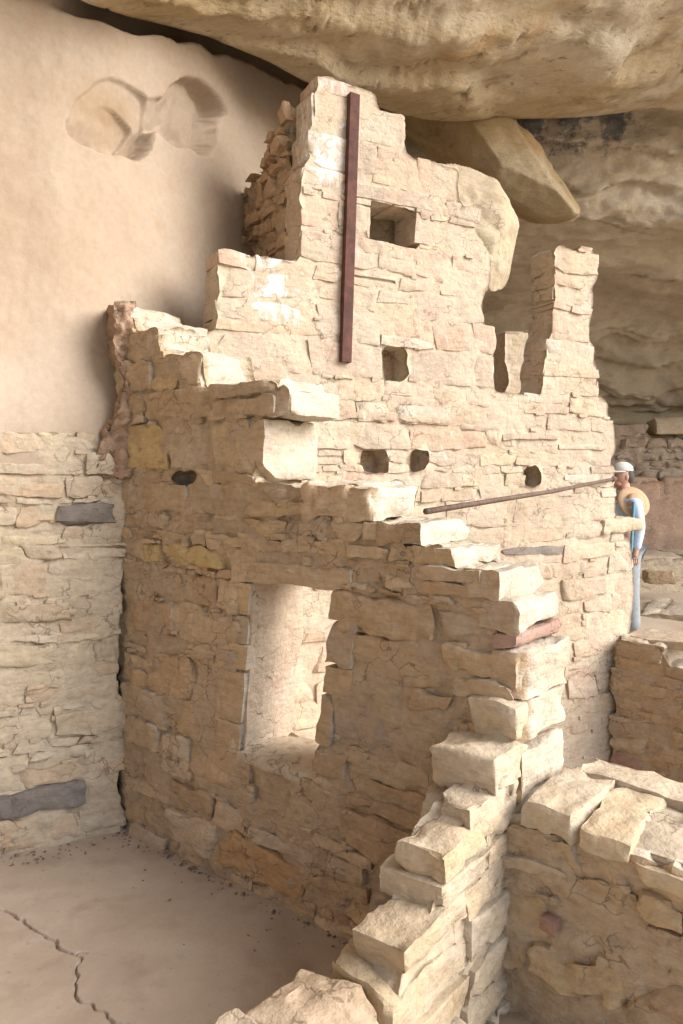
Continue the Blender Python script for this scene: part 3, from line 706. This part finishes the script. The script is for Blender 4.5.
# ragged return wall at the back of the tower
FR = Frame(*[F2.world(F2.tz(306, 160)[0]+.02, .0, 0)[i] for i in (0, 1)], F2.ang+math.pi/2)
zr = [F2.tz(300, v)[1] for v in (262, 150, 95)]
def ret_poly():
    t = FR.tz
    return [(.30, zr[0]-.35), (.30, F2.tz(318, 88)[1]), (.55, F2.tz(312, 104)[1]), (.80, F2.tz(300, 125)[1]), (1.08, F2.tz(300, 135)[1]), (1.25, F2.tz(300, 175)[1]), (1.10, F2.tz(300, 205)[1]), (.85, F2.tz(300, 228)[1]), (.95, F2.tz(300, 245)[1]), (.85, zr[0]-.35)]
WR = wall('broken_masonry', 'ragged brown broken masonry running back from the tower edge to the cliff', Frame(FR.ox+F2.d[0]*.34, FR.oy+F2.d[1]*.34, FR.ang), .36, ret_poly(), [zr[0]-.35, zr[0]+.2, zr[1], F2.tz(318, 88)[1]], [rock_mat('orange_tan_sandstone', [(.46, .32, .20), (.50, .37, .25), (.41, .28, .175), (.47, .34, .23)], ((.47, .35, .24), .35), bump=1.7)], M_tan_mud, 303,
     ch=(.08, .15), ln=(.14, .34), hcell=.03, rough=2.2, seg=.022, amp=.03, ragged=.05, backj=.03, chink=0)

# ------------------------------------------------------------------ low wall under the cliff (W0)
poly0 = F0.poly([(-160, 900), (-160, 436), (-40, 440), (0, 428), (30, 436), (70, 432), (98, 446), (112, 462), (124, 480), (124, 900)])
W0 = wall('cliff_foot_masonry', 'pale cream masonry wall built against the foot of the smooth cliff', F0, .18, poly0, [-.2, F0.tz(40, 815)[1], F0.tz(40, 787)[1], F0.tz(80, 526)[1], F0.tz(80, 503)[1], F0.tz(60, 432)[1]], [M_pale], M_pale_mud, 404,
     ch=(.09, .18), ln=(.18, .5), hcell=.026, proud=.002, amp=.016, rough=1.3, seg=.022, gap=.006, split=.2, wav=.05, inset=.004, rnd=.12, chink=70,
     )
for u0, u1, v0, v1, sd in ((-8, 86, 786, 812, 3), (56, 115, 503, 525, 8)):
    a, b = F0.tz(u0, (v0+v1)/2), F0.tz(u1, (v0+v1)/2); z0, z1 = F0.tz((u0+u1)/2, v1)[1], F0.tz((u0+u1)/2, v0)[1]
    slab(W0, F0, a[0], b[0], z0, z1, -.034, .1, M_dark, 'stone', sd, 1.2, .02, .2)

# ------------------------------------------------------------------ explicit masonry: every stone placed by hand
def hand_masonry(name, label, fr, thick, stones, mortar, seed, hcell=.022, rough=1.2, seg=.016, cat='wall', rnd=.13, **kw):
    rng = np.random.default_rng(seed); root = empty(name, (fr.ox, fr.oy, 0), fr.ang); tag(root, label, cat); quads = []
    for t0, t1, z0, z1, w0, w1, m, tilt in stones:
        j = rng.uniform(-.012, .012, 8)
        q = [(t0+j[0], z0+j[1]*.6), (t1+j[2], z0+j[3]*.6), (t1+j[4], z1+j[5]*.6), (t0+j[6], z1+j[7]*.6)]
        quads.append(q); g = .005
        cx, cz = (t0+t1)/2, (z0+z1)/2
        stone(root, m, [(p[0]-math.copysign(g, p[0]-cx), p[1]-math.copysign(g, p[1]-cz)) for p in q], w0, w1, rng, rough, seg, rnd=rnd, tilt=tilt, chips=6)
    if mortar: core_mesh(root, quads, thick, hcell, mortar, seed, 3, .022, .014, **kw)
    return root
st4 = []; rng = np.random.default_rng(77)
def depth_w(fr, u_c, u_l):                      # depth in the wall whose far corner shows at column u_l
    t, _ = fr.tz(u_c, 800); k = (u_l-CU)/FPX; px, py = fr.ox+fr.d[0]*t, fr.oy+fr.d[1]*t
    return (k*py-px)/(fr.b[0]-k*fr.b[1])
for uc, ul, v0, v1, L, tl in ((514, 466, 702, 746, .26, .02), (492, 428, 756, 806, .36, -.03), (470, 431, 808, 847, .32, .09), (441, 398, 850, 884, .32, .10), (438, 377, 886, 914, .36, .06), (402, 352, 944, 986, .40, .12)):
    t, zt = F4.tz(uc, v0); _, zb = F4.tz(uc, v1); ww = depth_w(F4, uc, ul)
    st4.append((t, min(t+L, .06), zb, zt, -.01, ww, M_step, tl))
    if t+L < 0: st4.append((t+L, .06, zb, zt, .0, .30, M_step, 0))
zl = st4[-1][2]
t6 = F4.tz(396, 960)[0]
for z0, z1 in ((.42, zl), (.28, .42), (.16, .28), (.02, .16)):
    t = -2.4 if z1 < .3 else t6-.02
    while t < .04:
        L = rng.uniform(.30, .55); st4.append((t, min(t+L, .06), z0, z1, rng.uniform(-.01, .01), .30, M_step, rng.uniform(-.02, .02))); t += L
W4 = hand_masonry('stepped_masonry', 'sunlit stub wall of large stone blocks stepping down like stairs', F4, .21, st4, M_pale_mud, 505)
# pale rounded boulders capping the low end of the stub wall
st = [(-1.22, -.92, .28, .575, -.02, .36, M_pale, .05), (-1.70, -1.23, .28, .58, -.02, .40, M_pale, -.03), (-2.3, -1.72, .28, .56, 0, .40, M_pale, 0)]
for i, a in enumerate(st):
    stone(W4, a[6], [(a[0], a[2]), (a[1], a[2]), (a[1]+.02, a[3]), (a[0], a[3]-.01)], a[4], a[5], np.random.default_rng(60+i), 1.6, .016, rnd=.34, tilt=a[7])

# ------------------------------------------------------------------ low walls at right
poly3 = [(-.10, -.2), (-.10, .50), (-.04, .78), (.02, .86), (.80, .86), (1.1, .74), (1.3, .6), (1.3, -.2)]
W3 = wall('low_masonry', 'low rough brown wall at lower right with sunlit slabs on top', F3, .62, poly3, [-.2, .3, .62, .74, .86], [M_tan], M_tan_mud, 606,
     ch=(.09, .17), ln=(.16, .36), hcell=.022, proud=.010, amp=.020, rough=2.4, seg=.016, gap=.007, split=.15, inset=.004, wav=.06, rnd=.16, chink=40)
slab(W3, F3, .13, .20, .50, .56, -.03, .1, M_red, 'stone', 24, 1.5, .012)
slab(W3, F3, .03, 1.15, .80, .905, .02, .60, M_pale_mud, 'mortar', 51, 2.2, .022, .2, -.03)
slab(W3, F3, .05, .27, .865, .975, -.02, .40, M_step, 'stone', 21, 1.2, .014, .08, -.06)
slab(W3, F3, .28, .47, .855, .945, -.03, .42, M_step, 'stone', 27, 1.2, .014, .08, -.08)
slab(W3, F3, .10, .55, .86, .965, .41, .62, M_step, 'stone', 25, 1.3, .018, .10, -.05)
slab(W3, F3, .60, 1.1, .86, .95, .30, .62, M_step, 'stone', 22, 1.3, .018, .10, .02)
slab(W3, F3, .45, .80, .79, .862, -.03, .36, M_step, 'stone', 23, 1.5, .016, .10, -.05)
slab(W3, F3, .81, 1.15, .76, .85, -.02, .36, M_step, 'stone', 26, 1.5, .018, .10, -.03)
poly5 = F5.poly([(612, 980), (612, 640), (640, 639), (683, 666), (760, 700), (760, 980)])
W5 = wall('sunken_masonry', 'low brown masonry wall abutting the tower foot with a top coloured pale as if sunlit', F5, .55, poly5, [-.8, .2, F5.tz(683, 668)[1], F5.tz(625, 640)[1]], [M_tan], M_tan_mud, 707,
     ch=(.10, .18), ln=(.18, .4), hcell=.035, proud=.006, amp=.018, rough=1.8, seg=.03, gap=.006, rnd=.18, special=[(F5.tz(640, 766), M_red)])
slab(W5, F5, F5.tz(622, 640)[0], F5.tz(700, 640)[0], F5.tz(640, 642)[1]-.05, F5.tz(640, 642)[1]+.03, .06, .62, M_pale, 'capping_stone', 31, 1.6, .03, .3, .03)

# far terraces at right
def frame_at(u, y, ang): q = at(u, 480, y); return Frame(q.x, q.y, ang)
FA = frame_at(645, 9.0, A1*.75)
wall('terrace_masonry', 'short brown wall in front of the pale sunlit terrace behind the visitor', FA, 1.3, FA.poly([(640, 660), (640, 604), (665, 608), (760, 632), (760, 660)]), [.2, FA.tz(650, 612)[1]], [M_tan], M_pale_mud, 808, ch=(.10, .16), ln=(.2, .4), hcell=.05, rough=1.2, seg=.05)
FB = frame_at(560, 10.9, 0)
wall('ledge_masonry', 'long pale low ledge wall below the pink plastered wall', FB, 1.1, FB.poly([(560, 640), (560, 556), (650, 553), (800, 556), (800, 640)]), [-.1, FB.tz(650, 555)[1]], [M_pale], M_pale_mud, 909, ch=(.14, .24), ln=(.3, .7), hcell=.06, rough=1.1, seg=.06)
q = at(644, 578, 10.2); FBk = Frame(q.x, q.y, A1*.35)
hand_masonry('stone_block', 'small brown rough block lying on the pale ledge behind the visitor', FBk, .3, [(0, .40, FBk.tz(650, 584)[1], FBk.tz(650, 571)[1], 0, .3, M_tan, 0)], None, 4, seg=.03, cat='stone')
FC = frame_at(560, 12.2, 0)
M_pink = rock_mat('pink_plaster', [(.42, .30, .225)], ((.46, .335, .255), .5), pink=((.44, .285, .21), .6), bump=.6)
M_greyst = rock_mat('grey_tan_stone', [(.34, .27, .205), (.40, .33, .26), (.37, .29, .22)], ((.40, .32, .25), .4))
wall('plastered_masonry', 'faded pink plastered wall under the rock ledge at far right', FC, .3, FC.poly([(540, 620), (540, 477), (900, 474), (900, 620)]), [.2, FC.tz(650, 476)[1]], [M_pink], M_pink, 1010, ch=(.25, .4), ln=(.5, 1.2), hcell=.08, rough=.5, seg=.1, proud=-.004, amp=.02, gap=.004)
FD = frame_at(560, 12.35, 0)
wall('rubble_masonry', 'grey tan rubble masonry tucked under the ledge above the pink plaster', FD, .4, FD.poly([(540, 482), (540, 424), (646, 425), (649, 436), (900, 436), (900, 482)]), [FD.tz(650, 480)[1], FD.tz(650, 437)[1], FD.tz(620, 424)[1]], [M_greyst], M_greyst, 1111, ch=(.10, .18), ln=(.2, .5), hcell=.06, rough=2.5, seg=.05, proud=.03, gap=.03, amp=.03)
q = at(655, 435, 12.3); FE = Frame(q.x, q.y, -.1)
hand_masonry('pale_block', 'large smooth tan block resting on the far rubble masonry', FE, .5, [(0, 1.2, FE.tz(660, 436)[1]+.02, FE.tz(660, 416)[1], -.05, .5, M_step, 0)], None, 5, seg=.05, rough=.8, cat='stone')
F6 = frame_at(505, 7.7, F2.ang-.1)
wall('inner_pier', 'short tan masonry pier seen through the gap beside the tall pillar', F6, .42, F6.poly([(505, 560), (505, 328), (540, 334), (540, 560)]), [1.2, F6.tz(515, 329)[1]], [M_step], M_tower_mud, 1212, ch=(.2, .3), ln=(.3, .5), hcell=.04, rough=.7, seg=.04)

# ------------------------------------------------------------------ iron bar and steel channel
def tube(name, pts, r, mat, parent=None, n=10, loc=None):
    pts = [Vector(p) for p in pts]; V = []; F = []
    for i, p in enumerate(pts):
        d = (pts[min(i+1, len(pts)-1)]-pts[max(i-1, 0)]).normalized(); u = d.cross(Vector((0, 0, 1)));
        if u.length < 1e-3: u = Vector((1, 0, 0))
        u.normalize(); v = d.cross(u)
        rr = r[i] if isinstance(r, (list, tuple)) else r
        for k in range(n):
            a = 2*math.pi*k/n; V.append(p+u*math.cos(a)*rr+v*math.sin(a)*rr)
    for i in range(len(pts)-1):
        for k in range(n): F.append([i*n+k, i*n+(k+1) % n, (i+1)*n+(k+1) % n, (i+1)*n+k])
    F.append(list(range(n))[::-1]); F.append([(len(pts)-1)*n+k for k in range(n)])
    return mesh_obj(name, [tuple(v) for v in V], F, mat, parent)
M_iron = plain('brown_iron', (.12, .075, .055), .75, .1, .5, 30, .5)
M_steel = plain('oxide_red_steel', (.085, .030, .022), .8, 0., .5, 14, .5)
t, z = F1.tz(416, 511); ra = F1.world(t, .16, z)
t, z = F2.tz(618, 479); rb = F2.world(t, .05, z)
ro = tube('iron_bar', [ra-(rb-ra).normalized()*.1, ra.lerp(rb, .5)+Vector((0, 0, -.012)), rb], .0145, M_iron)
tag(ro, 'thin brown iron bar spanning from the broken wall top to the tower corner', 'bar')
nut = tube('bar_end', [rb-(rb-ra).normalized()*.09, rb+(rb-ra).normalized()*.02], .028, M_iron, ro)
def channel():
    (ta, za), (tb, zb) = F2.tz(343.5, 363), F2.tz(352, 96)
    root = empty('steel_channel', F2.world(ta, 0, za), F2.ang); tag(root, 'dark rust red steel channel bolted upright to the tower face', 'beam')
    lean = math.atan2(tb-ta, zb-za); L = math.hypot(tb-ta, zb-za); cs, sn = math.cos(lean), math.sin(lean)
    def bx(name, x0, x1, y0, y1, z0, z1, bev=.003):
        V = []
        for x in (x0, x1):
            for y in (y0, y1):
                for z in (z0, z1): V.append((x*cs+z*sn, y, z*cs-x*sn))
        o = mesh_obj(name, V, [[0, 1, 3, 2], [4, 6, 7, 5], [0, 4, 5, 1], [2, 3, 7, 6], [0, 2, 6, 4], [1, 5, 7, 3]], M_steel, root, False)
        b = o.modifiers.new('bevel', 'BEVEL'); b.width = bev; b.segments = 2
    hw = .040
    bx('web', -hw, hw, -.050, -.040, 0, L); bx('flange', -hw, -hw+.009, -.041, .004, .001, L-.001); bx('flange', hw-.009, hw, -.041, .004, .001, L-.001)
channel()

# ------------------------------------------------------------------ visitor
def skin_mesh(name, pts, edges, radii, mat, parent, sub=2):
    me = bpy.data.meshes.new(name); me.from_pydata(pts, edges, []); me.update(); me.materials.append(mat)
    o = bpy.data.objects.new(name, me); COL.objects.link(o); o.parent = parent
    me.skin_vertices or None
    m = o.modifiers.new('skin', 'SKIN'); m.use_smooth_shade = True
    sv = me.skin_vertices[0].data if len(me.skin_vertices) else None
    if sv is None:
        bpy.context.view_layer.objects.active = o; sv = me.skin_vertices[0].data
    for s_, r in zip(sv, radii): s_.radius = r if isinstance(r, tuple) else (r, r)
    sv[0].use_root = True
    b = o.modifiers.new('sub', 'SUBSURF'); b.levels = b.render_levels = sub
    return o
def person():
    g = at(624, 480, 7.75); base = Vector((g.x, g.y, .56))
    root = empty('person', base, math.radians(8)); tag(root, 'person in pale blue long sleeved shirt and cap standing behind the tower corner', 'person')
    sk = plain('skin', (.50, .29, .21), .6, 0, .1, 30, .08); sh = plain('pale_blue_cotton', (.52, .62, .82), .8, 0, .3, 25, .12)
    tr = plain('grey_trouser_cloth', (.27, .30, .33), .85, 0, .3, 25, .15); cp = plain('white_cap_cloth', (.62, .60, .57), .8, 0, .2, 25, .1)
    hr = plain('dark_grey_hair', (.06, .055, .05), .8, 0, .5, 90, .3); st_ = plain('straw', (.48, .33, .20), .8, 0, .5, 60, .2); bt = plain('shoe_leather', (.08, .06, .05), .7)
    # faces -x; +y is away from the camera; left side of the body is nearest
    J = [(0, 0, .98), (.0, 0, 1.14), (.01, 0, 1.34), (.02, 0, 1.48), (0, 0, 1.56), (-.02, 0, 1.64), (-.02, 0, 1.73),
         (.02, -.17, 1.44), (.05, -.22, 1.16), (-.0, -.23, .93), (-.02, -.235, .86),
         (.02, .17, 1.44), (.0, .22, 1.18), (-.16, .2, 1.02), (-.22, .19, .98),
         (.0, -.095, .90), (.0, -.105, .50), (.03, -.11, .09), (-.08, -.12, .04),
         (.0, .095, .90), (-.03, .105, .50), (-.01, .11, .09), (-.12, .12, .04)]
    Ed = [(0, 1), (1, 2), (2, 3), (3, 4), (4, 5), (5, 6), (3, 7), (7, 8), (8, 9), (9, 10), (3, 11), (11, 12), (12, 13), (13, 14), (0, 15), (15, 16), (16, 17), (17, 18), (0, 19), (19, 20), (20, 21), (21, 22)]
    R = [(.13, .11), (.13, .10), (.15, .11), (.10, .08), .055, (.075, .085), (.07, .08), .06, .043, .032, .03, .06, .043, .032, .03, .085, .058, .04, .035, .085, .058, .04, .035]
    body = skin_mesh('body', J, Ed, R, sk, root)
    # head details
    def ell(name, c, r, m, par, pw=2., zmin=None, seed=3, amp=0.):
        th = np.linspace(0, math.pi, 18); ph = np.linspace(0, 2*math.pi, 29); T, Ph = np.meshgrid(th, ph, indexing='ij')
        D = np.stack([np.sin(T)*np.cos(Ph), np.sin(T)*np.sin(Ph), np.cos(T)], -1); P = D*np.array(r)
        if zmin is not None: P[..., 2] = np.maximum(P[..., 2], zmin)
        o = grid_obj(name, P, m, par); o.location = c; return o
    head = ell('head', (-.02, 0, 1.68), (.098, .078, .120), sk, root)
    ell('nose', (-.118, 0, -.015), (.022, .014, .022), sk, head); ell('ear', (.012, -.078, -.01), (.018, .010, .032), sk, head); ell('ear', (.012, .078, -.01), (.018, .010, .032), sk, head)
    ell('jaw', (-.045, 0, -.075), (.055, .052, .045), sk, head)
    for sy in (-1, 1): ell('eye', (-.090, .032*sy, .01), (.010, .013, .009), hr, head)
    ell('mouth', (-.096, 0, -.07), (.008, .024, .006), plain('lips', (.38, .16, .13), .6), head)
    ell('hair', (.026, 0, 1.675), (.080, .083, .082), hr, root)
    cap = ell('cap', (-.015, 0, 1.745), (.108, .090, .085), cp, root, zmin=-.015)
    V = []; F = []
    for i in range(13):
        a = math.pi*(.5+i/12); V += [(-.015+.10*math.cos(a)*1., .085*math.sin(a), 1.737), (-.03+.185*math.cos(a) if abs(math.cos(a)) > .05 else -.03, .088*math.sin(a), 1.722)]
    for i in range(12): F.append([2*i, 2*i+1, 2*i+3, 2*i+2])
    o = mesh_obj('visor', V, F, cp, root); m = o.modifiers.new('s', 'SOLIDIFY'); m.thickness = .006
    # shirt with sleeves, collar; trousers
    def pick(ids): return [J[i] for i in ids], {j: k for k, j in enumerate(ids)}
    ids = [0, 1, 2, 3, 7, 8, 9, 11, 12, 13]; P, mp = pick(ids); P[0] = (0, 0, .90)
    skin_mesh('shirt', P, [(mp[a], mp[b]) for a, b in Ed if a in mp and b in mp], [(.19, .135), (.18, .12), (.185, .12), (.115, .085), .078, .060, .046, .078, .060, .046], sh, root)
    tube('collar', [(0, 0, 1.50), (-.01, 0, 1.545)], [.085, .07], sh, root, 14)
    ids = [0, 15, 16, 17, 19, 20, 21]; P, mp = pick(ids)
    skin_mesh('trousers', P, [(mp[a], mp[b]) for a, b in Ed if a in mp and b in mp], [(.165, .135), .125, .105, .088, .125, .105, .088], tr, root)
    for y, x in ((-.115, .0), (.115, -.04)): ell('shoe', (x-.06, y, .045), (.145, .052, .05), bt, root)
    # fingers of the near hand
    for k in range(4): tube('finger', [(-.045+.022*k, -.235, .85), (-.05+.022*k, -.24, .81), (-.055+.020*k, -.232, .775+.006*abs(k-1))], [.0095, .009, .007], sk, root, 8)
    tube('finger', [(-.055, -.225, .885), (-.085, -.225, .85), (-.09, -.225, .825)], [.011, .010, .008], sk, root, 8)
    # straw hat hanging on the back by its cord: a thing of its own
    hp = base+Vector((.05, -.15, 1.42))
    hat = empty('sun_hat', hp, 0); tag(hat, 'tan wide brimmed straw hat hanging at the back of the neck', 'hat')
    hat.rotation_euler = (math.radians(62), math.radians(-30), math.radians(25))
    prof = [(0.001, .055), (.05, .053), (.078, .045), (.088, .015), (.092, .0), (.13, -.006), (.170, -.012), (.172, -.018), (.13, -.013), (.09, -.008), (.078, .02)]
    def lathe(name, prof, m, par, n=36):
        V = []; F = []
        for r, z in prof:
            for k in range(n): a = 2*math.pi*k/n; V.append((r*math.cos(a), r*math.sin(a), z))
        for i in range(len(prof)-1):
            for k in range(n): F.append([i*n+k, i*n+(k+1) % n, (i+1)*n+(k+1) % n, (i+1)*n+k])
        return mesh_obj(name, V, F, m, par)
    lathe('crown', prof[:5], st_, hat); lathe('brim', prof[4:], st_, hat)
    # bag on its strap in front of the hip
    bag = empty('shoulder_bag', base+Vector((-.03, -.20, .62))); tag(bag, 'pink and black bag hanging low in front of the person', 'bag')
    pk = plain('pink_fabric', (.62, .38, .44), .8, 0, .3, 25, .12); bk = plain('black_fabric', (.045, .045, .05), .8, 0, .3, 25, .2); tl = plain('teal_strap', (.16, .34, .42), .8, 0, .3, 25, .12)
    ell('pouch', (-.05, 0, -.09), (.065, .06, .17), pk, bag); ell('base', (-.05, 0, -.36), (.07, .06, .16), bk, bag)
    tube('strap', [(-.02, -.02, .04), (-.0, -.075, .35), (.04, -.03, .80)], .016, tl, bag)
person()

# ------------------------------------------------------------------ crumbs swept into the corner of the floor
def debris():
    rng = np.random.default_rng(5); V = []; F = []
    n0 = F0.b; cr = []
    for _ in range(110):
        t = -abs(rng.normal(0, .55)); d = .03+abs(rng.normal(0, .10)); cr.append((C0[0]+F0.d[0]*t-F0.b[0]*d, C0[1]+F0.d[1]*t-F0.b[1]*d))
    for _ in range(120):
        t = rng.uniform(0, 1.9); d = .02+abs(rng.normal(0, .035))*(1.4 if t < .4 else 1); cr.append((C0[0]+F1.d[0]*t-F1.b[0]*d, C0[1]+F1.d[1]*t-F1.b[1]*d))
    for _ in range(24):
        t = rng.uniform(.2, 1.8); d = abs(rng.normal(0, .35)); cr.append((C0[0]+F1.d[0]*t-F1.b[0]*d-.1, C0[1]+F1.d[1]*t-F1.b[1]*d))
    for x, y in cr:
        s_ = .0022+rng.exponential(.0022); a = rng.uniform(0, 6.3); l = rng.uniform(1, 1.9); i = len(V)
        for sx, sy, sz in ((-1, -1, 0), (1, -1, 0), (1, 1, 0), (-1, 1, 0), (-.5, -.5, 1), (.6, -.4, .8), (.5, .6, 1), (-.6, .5, .7)):
            px, py = sx*s_*l, sy*s_*.6; V.append((x+px*math.cos(a)-py*math.sin(a), y+px*math.sin(a)+py*math.cos(a), sz*s_*.7+.004))
        F += [[i+a_ for a_ in f] for f in ([0, 3, 2, 1], [4, 5, 6, 7], [0, 1, 5, 4], [1, 2, 6, 5], [2, 3, 7, 6], [3, 0, 4, 7])]
    o = mesh_obj('debris', V, F, plain('dark_crumbs', (.15, .11, .08), .9, 0, .3, 60, .6), smooth=False)
    tag(o, 'dark crumbs of earth scattered along the foot of the walls', 'debris', kind='stuff')
debris()
